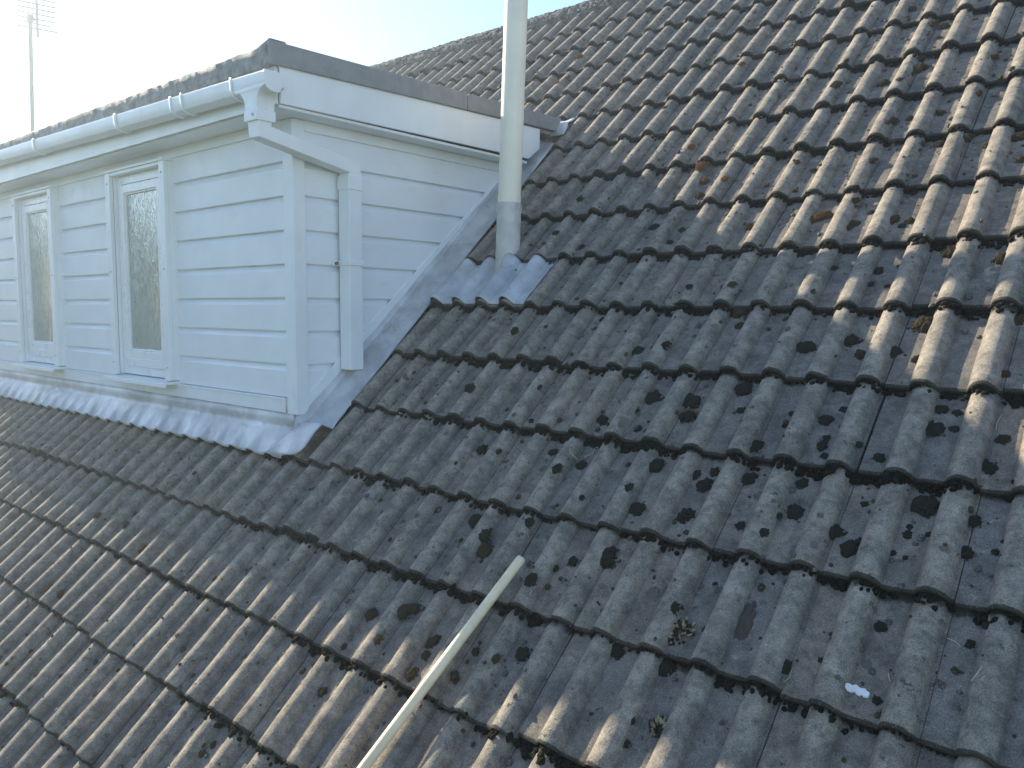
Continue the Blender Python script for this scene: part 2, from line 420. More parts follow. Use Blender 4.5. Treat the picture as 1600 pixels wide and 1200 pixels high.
DARK = [(-0.123,0.259,0.0243),(-0.055,0.2,0.0166),(0.076,0.1,0.0181),(-0.126,-0.271,0.0155),(-0.11,-0.109,0.0182),(0.05,-0.133,0.0218),(0.045,-0.205,0.0151),(0.098,-0.216,0.0127),(-0.083,-0.514,0.0378),(0.051,-0.475,0.0368),(0.188,-0.52,0.0254),(0.256,-0.546,0.0172),(0.354,-0.808,0.0368),(0.404,-0.799,0.0156),(0.358,-0.729,0.0214),(0.398,-0.737,0.0176),(0.518,-0.819,0.0183),(0.5,-0.922,0.0229),(0.243,-0.932,0.0194),(0.182,-0.905,0.0162),(0.063,-0.809,0.0267),(0.085,-0.879,0.0149),(0.083,-0.911,0.0186),(0.103,-0.758,0.0152),(-0.044,-0.794,0.0118),(-0.049,-0.847,0.0117),(0.383,-1.058,0.0394),(0.24,-1.083,0.0136),(0.362,-1.133,0.0097),(0.362,-1.159,0.0129),(0.409,-1.146,0.0127),(0.075,-1.149,0.0282),(0.037,-1.172,0.0142),(0.195,-1.191,0.0303),(0.242,-1.236,0.0296),(0.261,-1.204,0.0165),(0.556,-1.164,0.0121),(0.567,-1.138,0.006),(0.343,-1.221,0.0112),(0.374,-1.227,0.0095),(0.061,-1.044,0.0218),(0.498,-1.178,0.0199),(0.498,-1.084,0.022),(0.566,-0.968,0.0095),(0.1,-0.949,0.0146),(0.26,-1.545,0.0121),(0.572,-1.361,0.0128),(0.545,-1.408,0.0127),(0.397,-1.602,0.0127),(0.187,-1.59,0.0214),(0.36,-1.42,0.0181),(-1.481,0.434,0.0256),(-0.819,0.168,0.022),(-0.836,0.079,0.0191),(-0.973,0.205,0.0285),(-0.601,-0.245,0.0173),(-0.696,-0.565,0.0288),(-0.575,-0.552,0.0257),(-1.33,-0.503,0.0275),(-0.951,-0.384,0.0156),(-1.298,0.082,0.0238),(-1.487,0.172,0.0248),(-1.024,-0.797,0.0173),(-0.537,-0.78,0.0379),(-0.392,-0.78,0.0388),(-0.68,-0.909,0.027),(-0.527,-0.93,0.0195),(-0.564,-0.855,0.0133),(-0.234,-0.706,0.0336),(-0.207,-0.802,0.0184),(-0.976,-0.952,0.012),(-0.816,-1.068,0.0181),(-0.672,-1.104,0.0261),(-0.407,-1.065,0.0389),(-0.261,-1.071,0.0217),(-0.203,-1.051,0.0214),(-0.215,-1.107,0.029),(-0.227,-1.229,0.0302),(-0.056,-1.226,0.018),(0.026,-1.248,0.0175),(-0.384,-1.238,0.0315),(-0.434,-1.181,0.0202),(-0.73,-1.156,0.0262),(-0.412,-1.417,0.0382),(-0.515,-1.457,0.0195),(-0.56,-1.494,0.0157),(-0.728,-1.37,0.0251),(-0.577,-1.25,0.0165),(-0.091,-1.055,0.0264),(-0.108,-0.947,0.0272),(-0.113,-1.895,0.0157),(-0.592,-1.567,0.0253),(-0.118,-1.84,0.0143),(-0.126,-1.526,0.0224),(-0.108,-1.678,0.033),(-0.257,-1.673,0.0311),(-0.521,-1.773,0.0274),(-0.064,-1.414,0.0104),(-0.96,-1.399,0.0397),(-0.87,-1.454,0.0342),(-1.126,-1.109,0.0289),(-1.159,-1.394,0.0162),(-1.024,-1.118,0.0165),(-1.176,-1.204,0.0096),(-1.347,-0.846,0.0315)]
RUST = [(-0.371,-0.855,0.0317)]
BROWN = [(-0.095,0.132,0.0236),(0.041,0.136,0.0275),(0.095,0.127,0.0181),(0.253,-0.045,0.0359),(0.406,-0.086,0.0302),(0.242,-0.391,0.0376),(0.491,-0.364,0.026),(0.094,-0.539,0.024),(0.49,-0.595,0.0177),(-0.508,0.154,0.0233),(-0.824,0.403,0.0228),(-0.434,-0.233,0.0215),(-0.375,-0.341,0.0325),(-0.35,-0.411,0.0228),(-0.111,0.107,0.0212),(-0.845,-1.504,0.0337),(-1.139,-1.826,0.0255),(-0.984,-1.757,0.0249),(-1.015,-1.783,0.0291),(-0.839,-1.838,0.0275),(-0.831,-1.882,0.0195),(-0.838,-1.949,0.025),(-1.022,-1.898,0.0204),(-1.155,-1.955,0.0146),(-1.139,-2.104,0.0182),(-0.689,-1.909,0.0186),(-1.234,-2.046,0.0105),(-0.575,-1.821,0.0147),(-0.675,-1.815,0.017),(-2.594,-2.271,0.0271),(-3.066,-2.257,0.0267),(-2.943,-2.247,0.0232),(-2.567,-2.542,0.0129),(-1.44,-2.392,0.0124),(-3.2,-2.15,0.0277),(-3.149,-1.874,0.0221),(-2.62,-1.928,0.0286),(-3.667,-1.562,0.0249),(-2.848,-1.864,0.018),(-3.385,-2.159,0.019),(-0.227,1.126,0.0283),(-0.427,1.143,0.0294),(-0.103,1.214,0.0392),(-0.115,1.299,0.0255),(0.185,1.185,0.0184),(-0.113,0.797,0.0264),(-0.125,0.763,0.0184),(-0.053,0.813,0.0183),(0.06,0.824,0.0205),(0.18,0.908,0.0202),(-0.121,0.509,0.0202),(0.098,0.612,0.027),(0.186,0.621,0.0265),(0.358,0.592,0.0277),(0.262,0.562,0.0188),(0.385,0.438,0.0179),(-0.144,1.074,0.0193),(-0.431,1.333,0.0181),(-0.07,1.57,0.0292),(-0.122,1.594,0.0266),(-0.254,1.807,0.0249),(-0.432,0.555,0.0162),(-0.357,0.518,0.0133),(-0.069,1.456,0.0172),(-0.554,0.771,0.0143)]
ORANGE = [(-2.292,2.524,0.0312),(-2.635,2.52,0.0464),(-1.031,1.549,0.0239),(-1.353,1.224,0.0173),(-1.021,0.797,0.0249),(-0.888,0.606,0.0356),(-0.852,0.521,0.0262),(-0.729,0.482,0.0227),(-2.418,1.826,0.0255),(-2.374,1.89,0.0255),(-2.4,2.133,0.0349),(-2.34,2.302,0.022)]
SEDUM = [(-0.098,-1.582,0.0421),(-0.052,-1.827,0.0265)]
PALE = [(-0.658,0.229,0.0216),(-0.418,-1.216,0.018),(0.249,0.131,0.0131),(0.045,-0.247,0.0128),(0.412,-0.447,0.0093),(0.098,-0.216,0.0106),(-0.219,-1.491,0.0249),(0.571,-1.425,0.0112),(0.569,-1.557,0.0188),(0.352,-1.523,0.0147),(-0.581,-0.934,0.0219),(0.076,-1.437,0.0132),(0.108,-1.269,0.0102),(0.154,-1.164,0.0103),(0.164,-1.259,0.0117),(0.454,-1.2,0.0108)]
PINK = [(0.509,-1.526,0.0167),(0.05,-1.509,0.049)]
DROPPING = [(0.356,-1.592,0.0231)]
BASIS = Matrix((( 1,0,0),(0,CS,-SN),(0,SN,CS))).to_4x4()
def lay(name, me, x, v, r, label, cat, group, zs=1.0, sx=1.0, sy=1.0, rot=None, sink=.15):
    o = bpy.data.objects.new(name, me); COL.objects.link(o)
    p = RP(x, v, tile_h(x, v) - r*sink*.2)
    rot = random.random()*6.28 if rot is None else rot
    o.matrix_world = Matrix.Translation(p) @ BASIS @ Matrix.Rotation(rot, 4, 'Z') @ Matrix.Diagonal((r*sx, r*sy, r*zs, 1))
    return tag(o, label, cat, group)
dm = [cushion_mesh('dark_cushion', M['dark'], i+1, .50, .34) for i in range(6)]
br = [cushion_mesh('brown_cushion', M['brown'], i+11, .62, .46) for i in range(6)]
og = [cushion_mesh('rusty_cushion', M['orange'], i+21, .70, .60) for i in range(4)]
pl = [cushion_mesh('lichen_crust', M['pale'], i+31, .12, .30) for i in range(4)]
for i, (x, v, r) in enumerate(DARK):
    big = r > .031
    lay('moss_cushion', dm[i % 6], x, v, r*.95, 'large blackish rounded moss cushion on the shaded grey tiles' if big else 'small blackish rounded moss cushion on the shaded grey tiles', 'moss',
        'large blackish moss cushions' if big else 'small blackish moss cushions', zs=random.uniform(.65, 1.0), sx=random.uniform(.9, 1.15), sy=random.uniform(.85, 1.1))
for i, (x, v, r) in enumerate(BROWN):
    lower = v < -1.2
    lay('moss_cushion', br[i % 6], x, v, r*1.0, 'brown tufty moss clump on the tile courses below the dormer' if lower else 'brown tufty moss clump on the sunlit upper tiles', 'moss',
        'brown moss clumps below the dormer' if lower else 'brown moss clumps on the upper roof', zs=random.uniform(.8, 1.15), sx=random.uniform(.85, 1.2), sy=random.uniform(.8, 1.1))
for i, (x, v, r) in enumerate(ORANGE):
    lay('moss_tuft', og[i % 4], x, v, r, 'small rusty orange moss tuft on the upper tiles', 'moss', 'rusty orange moss tufts', zs=random.uniform(.6, 1.0))
for i, (x, v, r) in enumerate(PALE):
    lay('lichen_crust', pl[i % 4], x, v, r, 'pale flat lichen crust on a grey tile', 'lichen', 'pale lichen crusts', zs=.6, sink=.0)
for i, (x, v, r) in enumerate(PINK):
    lay('lichen_crust', cushion_mesh('mauve_crust', M['pink'], 41+i, .10, .42), x, v, r, ('small pinkish lichen crust right of the white bird dropping', 'broad mauve-brown lichen crust in a pan near the leafy succulent')[i] , 'lichen', None, zs=.55, sx=1.0 if i == 0 else .65, sy=1.0 if i == 0 else 1.45, rot=0.0, sink=0)
x, v, r = GOLD[0]
lay('moss_mat', cushion_mesh('golden_cushion', M['gold'], 51, .55, .55), x, v, r, 'long golden brown moss mat between two rolls in the sun', 'moss', None, sx=1.25, sy=.62, rot=.35, zs=.8)
x, v, r = RUST[0]
lay('moss_cushion', cushion_mesh('rimmed_cushion', M['dark'], 61, .5, .4), x, v, r, 'dark moss cushion with a rusty orange rim along its upper edge', 'moss', None)
b = MB()
for i in range(34):
    a = 2.3 - i*.06; blob(b, RP(x + math.cos(a)*r*.95, v + math.sin(a)*r*.95, tile_h(x, v)+.006), .0035, .0035, .003)
_par = bpy.data.objects[-1] if False else [o for o in COL.objects if o.get('label','').startswith('dark moss cushion with a rusty')][0]
rim = b.build('rim', M['orange'], smooth='keep'); rim.parent = _par; bpy.context.view_layer.update(); rim.matrix_parent_inverse = _par.matrix_world.inverted()
def sedum(x, v, r, label, up):
    p0 = RP(x, v, tile_h(x, v))
    root = empty('succulent_plant', p0, label, 'plant')
    b = MB()
    for i in range(60):
        a = random.random()*6.28; d = r*math.sqrt(random.random())*.9
        blob(b, RP(x+math.cos(a)*d, v+math.sin(a)*d, tile_h(x, v)+random.uniform(.0, .012)), .006, .006, .005)
    b.build('cushion', M['dark'], root, smooth='keep')
    b = MB()
    for i in range(26):
        a = random.random()*6.28; d = r*random.uniform(.2, 1.0)
        p = RP(x+math.cos(a)*d, v+math.sin(a)*d, tile_h(x, v)+.008)
        dr = (X_AX*math.cos(a)*.8 + V_AX*(math.sin(a)*.8+up) + H_AX*random.uniform(.5, 1.2)).normalized()
        L = random.uniform(.010, .019)
        b.tube([p, p+dr*L*.35, p+dr*L*.75, p+dr*L], [.0015, .0038, .0034, .0008], 7)
    b.build('leaf_rosettes', M['leaf_sedum'], root, smooth=True)
sedum(*SEDUM[0], 'fleshy green and pink leaved succulent beside a roll in the shade', .2)
sedum(*SEDUM[1], 'reddish upright succulent clump at the edge of the sunlight', .7)
def dropping(x, v, r):
    b = MB()
    for i, (dx, dv, s) in enumerate([(-.9,0,.5),(-.5,.15,.55),(0,0,.5),(.45,.05,.5),(.85,-.1,.45),(-1.15,-.3,.2),(.1,-.25,.3)]):
        n = 16; cx, cv = x + dx*r*.8, v + dv*r
        ring = []
        for q in range(n):
            a = 6.283*q/n; rr = s*r*.8*(1 + .35*noise.noise(Vector((math.cos(a)*2, math.sin(a)*2, i*3.3))))
            ring.append((cx+math.cos(a)*rr, cv+math.sin(a)*rr))
        lo = [RP(px, pv, tile_h(px, pv)+.0005) for px, pv in ring]; hi = [RP(cx+(px-cx)*.85, cv+(pv-cv)*.85, tile_h(px, pv)+.0030+.0004*i) for px, pv in ring]
        b.loft([lo, hi])
    tag(b.build('bird_dropping', M['drop'], smooth=True), 'white splash of bird dropping on a grey tile', 'bird dropping')
dropping(*DROPPING[0])
# tiny crumbs of moss and grit scattered everywhere
def crumbs(name, mat, label, total, seed, rads, vmin):
    random.seed(seed)
    b = MB(); n = 0
    while n < total:
        x = random.uniform(-8.5, 1.6); v = random.uniform(vmin, 2.9)
        if x < -1.9 and -1.4 < v < 1.1: continue
        dens = .25 + .75*max(0, noise.noise(Vector((x*1.1, v*1.1, 9+seed)))+.25)
        if v > .0: dens += .25
        if random.random() > dens: continue
        s = (x + .075) % PITCH - .075
        if abs(s) < .03 and random.random() < .75: continue
        rr = random.choice(rads)*random.uniform(.7, 1.2)
        blob(b, RP(x, v, tile_h(x, v)+rr*.25), rr, rr*random.uniform(.8,1.3), rr*.65); n += 1
    tag(b.build(name, mat, smooth='keep'), label, 'moss', kind='stuff')
crumbs('moss_crumbs', M['brown'], 'loose crumbs of brown moss scattered over the tiles', 6000, 3, (.002,.002,.003,.003,.004,.005,.007,.010), -3.0)
crumbs('lichen_crumbs', M['crumb'], 'pale grey crumbs of lichen and grit scattered over the tiles', 5200, 5, (.002,.003,.003,.004,.005,.006,.008,.010), -2.6)
STRAWS = [([(0.503, -0.731), (0.497, -0.766), (0.499, -0.788)], 'short curled dry straw near the right edge of the roof'),
  ([(0.498, -1.408), (0.515, -1.411), (0.527, -1.42)], 'pale bent straw right of the white bird dropping'),
  ([(0.203, -1.585), (0.205, -1.609), (0.197, -1.627)], 'pale straw beside a dark moss cushion, left of the white bird dropping'),
  ([(-0.628, -0.975), (-0.64, -1.009), (-0.659, -1.023), (-0.654, -1.048), (-0.678, -1.069)], 'long wavy dry straw crossing a tile lap above the cream pole'),
  ([(-0.727, -1.074), (-0.699, -1.084)], 'tiny straight straw scrap just left of the long wavy straw'),
  ([(-0.593, -1.578), (-0.573, -1.6), (-0.572, -1.613)], 'tiny hooked straw just below the upper end of the cream pole'),
  ([(0.404, -1.532), (0.414, -1.553)], 'thin brown straw just above and right of the white bird dropping'),
  ([(0.564, -1.499), (0.58, -1.469)], 'thin straight faint straw at the lower right of the roof'),
  ([(-1.261, -1.296), (-1.266, -1.276), (-1.267, -1.26)], 'small upright straw scrap in the lap below the lead flashing')]
for i, (pts, lab) in enumerate(STRAWS):
    b = MB(); P = []
    for (x, v) in pts: P.append(RP(x, v, tile_h(x, v)+.004))
    b.tube(P, .0011, 6)
    tag(b.build('dry_straw', M['straw'], smooth=True), lab, 'straw')
# ------------------------------------------------------------------ the dormer
XC, YF, XE = -2.15, -0.89, -8.0           # cheek plane, front plane, far end
ZS = 0.560                                # soffit level
dormer = empty('dormer', RP(-5.0, -1.25, 0), 'white clad flat-roofed dormer with narrow obscured windows, standing on the tiled roof', 'dormer')
WIN = [-3.572, -5.094, -6.616]
ZK = [.385 - .15*k for k in range(8)]
def clad_profile(top, bot):
    pr = [(0.0, top)]
    for z in ZK:
        if bot < z < top - .02:
            pr += [(.0005, z+.003), (-.001, z), (-.018, z+.001), (-.018, z-.007), (-.003, z-.027), (0.0, z-.031)]
    pr.append((0.0, bot))
    return pr
def front_cladding():
    b = MB(); pr = clad_profile(ZS, -.70)
    xs = [XE] + sorted([c for w in WIN for c in (w-.335, w+.335)]) + [-2.20]
    for i in range(0, len(xs), 2):
        n = max(2, int((xs[i+1]-xs[i])/.18))
        rows = []
        for o, z in pr:
            rows.append([(x, YF - o - .0016*noise.noise(Vector((x*2.1, z*3, 5))), z) for x in [xs[i] + (xs[i+1]-xs[i])*t/n for t in range(n+1)]])
        b.grid(rows)
    for w in WIN:
        b.box((w-.334, YF, .49), (w+.334, YF+.03, .512))
    b.build('front_cladding', M['whiteclad'], dormer)
    b = MB(); b.box((XE, YF-.010, .512), (-2.217, YF+.02, ZS)); b.box((XC-.02, -.834, .512), (XC+.010, .50, ZS))
    b.build('frieze', M['white'], dormer, bevel=.002)
front_cladding()
def rake_y(z, h): return (z*CS - h)/SN
def rake_h(v): return .045 - .034*(v+1.1)
def cheek():
    b = MB(); pr = clad_profile(ZS, -.72); rows = []
    for o, z in pr:
        y0, y1 = -.845, max(-.84, rake_y(z, rake_h(z/SN)+.012))
        rows.append([(XC + o, y0 + (y1-y0)*t/4, z) for t in range(5)])
    b.grid(rows); b.build('cheek_cladding', M['whiteclad'], dormer)
    b = MB()
    pr = [(rake_y(z, h), z) for z, h in ((-.742, .045), (ZS-.002, .045), (ZS-.002, .10), (-.742, .10))]
    v0 = -1.30
    def yz(v, h): p = RP(0, v, h); return (p.y, p.z)
    poly = [yz(-1.115, rake_h(-1.115)-.005), yz(.80, rake_h(.80)-.005), yz(.74, rake_h(.74)+.049), yz(-1.10, rake_h(-1.1)+.049)]
    poly[0] = (-.836, poly[0][1] + (-.836-poly[0][0])*math.tan(TH)); poly[3] = (-.836, poly[3][1] + (-.836-poly[3][0])*math.tan(TH))
    b.prism([(XC-.004, y, z) for y, z in poly], (.012, 0, 0))
    b.build('rake_trim', M['white'], dormer, bevel=.0015)
    b = MB()
    b.prism([(-2.215, YF-.008, -.738), (XC+.010, YF-.008, -.738), (XC+.010, -.835, -.738), (XC-.012, -.835, -.738), (XC-.012, YF+.012, -.738), (-2.215, YF+.012, -.738)], (0, 0, ZS-.002+.738))
    b.build('corner_post', M['white'], dormer, bevel=.002)
    b = MB()
    b.box((XE, YF-.013, -.735), (-2.228, YF+.01, -.668)); b.box((XE, YF-.017, -.676), (-2.227, YF-.0135, -.667))
    b.build('base_trim', M['white'], dormer, bevel=.0015)
    b = MB()
    b.prism([(XE+.01, YF+.035, -.80), (XE+.01, YF+.035, ZS-.01), (XE+.01, .50, ZS-.01)], (XC-.02-XE-.01, 0, 0))
    b.build('light_stop_core', M['white'], dormer)  # unseen solid core added to stop light leaking through the dormer
cheek()
def eaves():
    XB = -2.03
    b = MB(); b.box((XE-.05, -1.028, ZS), (XB-.003, YF+.02, ZS+.012)); b.box((XC-.02, YF+.021, ZS+.0005), (XB-.003, .575, ZS+.0125))
    b.build('soffit', M['white'], dormer)
    b = MB(); b.box((XE-.05, -1.044, ZS+.012), (XB-.007, -1.0285, .745)); b.box((XE-.05, -1.048, ZS+.006), (XB-.007, -1.0445, ZS+.030))
    b.build('front_fascia', M['white'], dormer, bevel=.002)
    b = MB()
    b.prism([(XB-.002, y, z) for y, z in ((-1.03, .572), (.575, .585), (.672, .655), (.672, .765), (-1.03, .728))], (.014, 0, 0))
    b.build('bargeboard', M['white'], dormer, bevel=.0025)
    b = MB()
    zt = lambda y: .785 + .026*(y+1.08)
    b.prism([(XE-.06, -1.072, .720), (XE-.06, -1.072, zt(-1.072)-.004), (XE-.06, .90, zt(.90)), (XE-.06, .78, .752)], (XB-.001-XE+.06, 0, 0))
    b.build('flat_roof', M['felt'], dormer)
    # mineral felt drip along the front, rising to the trim at the corner
    b = MB(); rows = []
    xs = [XE-.06 + i*.025 for i in range(int((6.04)/.025)+1)]; xs[-1] = XB+.0115
    for (y, dz) in ((-1.00, .014), (-1.076, .012), (-1.084, .003), (-1.086, -.02), (-1.087, -.045), (-1.086, -.070), (-1.078, -.073)):
        row = []
        for x in xs:
            t = max(0, (x+2.16)/.14); rise = .020*t*t if dz > -.03 else 0
            nz = noise.noise(Vector((x*11, dz*30, 2)))*.003 + noise.noise(Vector((x*34, dz*60, 7)))*.0025 + noise.noise(Vector((x*80, dz*90, 3)))*.002
            row.append((x, y - nz, .783 + dz + rise + nz + .0025*(-2.0-x)))
        rows.append(row)
    b.grid(rows); b.build('felt_drip', M['feltedge'], dormer, smooth=True, thick=.006)
    # smooth grey edge trim up the side, in two lengths
    for (ya, yb) in ((-1.090, .06), (.064, .86)):
        b = MB(); z1 = lambda y: .809 + .0235*(y+1.09); z0 = lambda y: .716 + .031*(y+1.09)
        yb2 = yb if yb < .5 else .815
        b.prism([(XB+.0125, ya, z0(ya)), (XB+.0125, ya, z1(ya)-.010), (XB+.0125, ya+.012, z1(ya)), (XB+.0125, yb, z1(yb)), (XB+.0125, yb2, z0(yb2))], (.013, 0, 0))
        y2 = ya + .02
        b.prism([(XB+.0124, y2, z1(y2)-.010), (XB+.0124, y2+.012, z1(y2+.012)-.0005), (XB+.0124, yb, z1(yb)-.0005), (XB+.0124, yb, z1(yb)-.012)], (-.10, 0, 0))
        b.build('edge_trim', M['felt'], dormer, bevel=.004)
    b = MB()
    b.grid([[RP(x, v, .030 - .35*abs(v-1.17) + .010*noise.noise(Vector((x*18, v*18, 1)))) for x in [-2.10+.02*i for i in range(9)]] for v in [1.09+.02*i for i in range(9)]])
    b.build('lead_saddle', M['lead'], dormer, smooth=True, thick=.004)
eaves()
GZ = lambda x: .679 + .020*(-2.0 - x)
def gutter():
    outl = [(-1.126,0), (-1.129,-.012), (-1.125,-.048), (-1.118,-.064), (-1.098,-.074), (-1.075,-.077), (-1.062,-.070), (-1.052,-.048), (-1.050,0)]
    inn = [(y + (.003 if y < -1.09 else -.003), z + (.003 if z < -.02 else 0)) for y, z in reversed(outl)]
    b = MB(); rings = []; XG = -1.985
    for i in range(15):
        x = XE-.05 + (XG-XE+.05)*i/14
        rings.append([(x, y, GZ(x)+z) for y, z in outl+inn])
    b.loft(rings); g = b.build('gutter', M['white'], dormer, smooth=True)
    b = MB(); b.prism([(XG-.002, y + (-.004 if y < -1.09 else .003), GZ(XG)+z+.001 - (.004 if z < -.02 else 0)) for y, z in outl], (.010, 0, 0))
    b.build('stop_end', M['white'], g, bevel=.0015)
    for x, w in ((-3.324, .024), (-4.43, .024), (-5.45, .024), (-6.5, .024), (-7.5, .024), (-2.745, .014), (-2.645, .014), (-2.225, .014)):
        b = MB(); rings = []
        for xx in (x-w/2, x+w/2):
            rings.append([(xx, y + (-.004 if y < -1.09 else .002), GZ(x)+z - (.005 if z < -.02 else -.004)) for y, z in outl])
        b.loft(rings, caps=False, closed=False)
        b.build('bracket' if w > .02 else 'union_band', M['white'], g, smooth=True, thick=.006)
    b = MB()
    def rect(cx, cy, z, hx, hy): return [(cx-hx, cy-hy, z), (cx+hx, cy-hy, z), (cx+hx, cy+hy, z), (cx-hx, cy+hy, z)]
    cx, cy = -2.088, -1.085; z = GZ(-2.09)
    rings = [rect(cx, cy, z-.052, .112, .0465)]
    for i in range(9):
        t = i/8; q = 1-math.sqrt(max(0, 1-(1-t)**2))
        rings.append(rect(cx, cy, z-.060-.062*t, .044+.066*q, .042+.005*q))
    rings += [rect(cx, cy, z-.140, .0425, .0415), rect(cx, cy, z-.141, .046, .045), rect(cx, cy, z-.185, .046, .045)]
    b.loft(rings); b.build('outlet', M['white'], g, smooth=True, bevel=.002)
    b = MB(); b.tube([(cx+.02, cy-.045, z-.163), (cx+.02, cy-.049, z-.163)], .006, 10); b.build('outlet_screw', M['screw'], g)
    return cx, cy, z-.18
ox, oy, oz = gutter()
def downpipe():
    px, py = -2.0985, -.6195; h = .0375
    def sq(c, t, hh=h):
        t = Vector(t).normalized(); u = Vector((1,0,0)); u = (u - t*u.dot(t)).normalized(); w = t.cross(u)
        return [Vector(c) + u*a*hh + w*d*hh for a, d in ((-1,-1),(1,-1),(1,1),(-1,1))]
    b = MB(); b.loft([sq((px, py, .345), (0,0,-1)), sq((px, py, -.545), (0,0,-1))])
    b.box((px-h-.004, py-h-.004, .275), (px+h+.004, py+h+.004, .34))
    d = b.build('downpipe', M['white'], dormer, bevel=.003)
    A = Vector((ox, oy, oz)); Bq = Vector((px, py, .375)); dr = (Bq - (A+Vector((0,0,-.045)))).normalized()
    A2 = A + Vector((0,0,-.045)) ; b = MB()
    b.loft([sq(A+Vector((0,0,.02)), (0,0,-1)), sq(A2, Vector((0,0,-1))+dr), sq(Bq, dr+Vector((0,0,-1))), sq((px, py, .338), (0,0,-1))])
    b.build('offset_bend', M['white'], d, bevel=.003)
    b = MB(); z = -.055
    b.box((px-h-.006, py-h-.006, z-.011), (px+h+.006, py+h+.006, z+.011)); b.box((XC+.003, py-h-.034, z-.011), (XC+.016, py+h+.034, z+.011))
    b.build('clip', M['white'], d, bevel=.002)
    for yy in (py-h-.022, py+h+.022):
        b = MB(); b.tube([(XC+.016, yy, z), (XC+.030, yy, z)], .0075, 8); b.build('clip_bolt', M['rust'], d)
downpipe()
scr = None
def window(cx):
    global scr
    zt, zb = .497, -.650; o = .352; yf = YF-.052
    b = MB(); t = .055
    for s in (-1, 1):
        b.box((cx+s*o, yf, zb), (cx+s*(o-t), YF-.030, zt-.0005)); b.box((cx+s*o, YF-.0295, zb), (cx+s*(o-.022), YF+.02, zt-.0005))
        b.box((cx+s*(o-t), YF-.030+.001, zb), (cx+s*(o-t-.004), YF+.02, zt-.016))
    b.box((cx-o-.004, yf-.006, zt), (cx+o+.004, YF+.02, zt+.014))
    b.box((cx-o+t, yf+.003, zt-.018), (cx+o-t, YF+.02, zt-.0005))
    w = b.build('window', M['white'], dormer, bevel=.002)
    def ring(name, x0, x1, z0, z1, wd, y0, y1):
        b = MB()
        b.box((x0, y0, z0), (x0+wd, y1, z1)); b.box((x1-wd, y0, z0), (x1, y1, z1))
        b.box((x0+wd, y0, z0), (x1-wd, y1, z0+wd)); b.box((x0+wd, y0, z1-wd), (x1-wd, y1, z1))
        return b.build(name, M['frame'], w, bevel=.003)
    ix = o - t - .005
    ring('frame', cx-ix, cx+ix, zb+.004, zt-.019, .048, YF-.008, YF+.03)
    gx0, gx1, gz0, gz1 = cx-.223, cx+.160, -.495, .378
    gx0, gx1 = cx-.192, cx+.192
    ring('sash', gx0-.052, gx1+.052, gz0-.103, gz1+.046, .046, YF-.020, YF+.03)
    b = MB()
    x0, x1, z0, z1 = gx0-.007, gx1+.007, gz0-.013, gz1+.001
    q = .010
    for a in ((x0, x0+q, z0, z1), (x1-q, x1, z0, z1), (x0+q, x1-q, z0, z0+q), (x0+q, x1-q, z1-q, z1)):
        b.box((a[0], YF-.012, a[2]), (a[1], YF+.012, a[3]))
    b.box((gx0-.007, YF-.019, gz0-.058), (gx1+.007, YF+.02, gz0-.0135))
    b.build('glazing_bead', M['frame'], w, bevel=.003)
    b = MB(); b.box((gx0-.004, YF-.001, gz0-.008), (gx1+.004, YF+.008, gz1+.0)); b.build('pane', M['glass'], w)
    b = MB()
    b.prism([(cx-.375, YF+.01, zb-.002), (cx-.375, YF-.095, zb-.010), (cx-.375, YF-.097, zb-.034), (cx-.375, YF-.080, zb-.034), (cx-.375, YF-.078, zb-.022), (cx-.375, YF+.01, zb-.018)], (.735, 0, 0))
    b.build('sill', M['white'], w, bevel=.002)
    if scr is None:
        bm = bmesh.new(); bmesh.ops.create_uvsphere(bm, u_segments=10, v_segments=6, radius=.0055); scr = bpy.data.meshes.new('screw_cap'); bm.to_mesh(scr); bm.free(); scr.materials.append(M['screw'])
    for s in (-1, 1):
        for z in (zt-.06, -.06, zb+.07):
            c = bpy.data.objects.new('screw_cap', scr); COL.objects.link(c); c.parent = w
            c.location = Vector((cx+s*(o-t/2), yf, z)); c.matrix_parent_inverse = w.matrix_parent_inverse.copy(); c.matrix_parent_inverse = Matrix.Translation(-dormer.location) if False else Matrix.Identity(4)
    return w
for cx in WIN: window(cx)
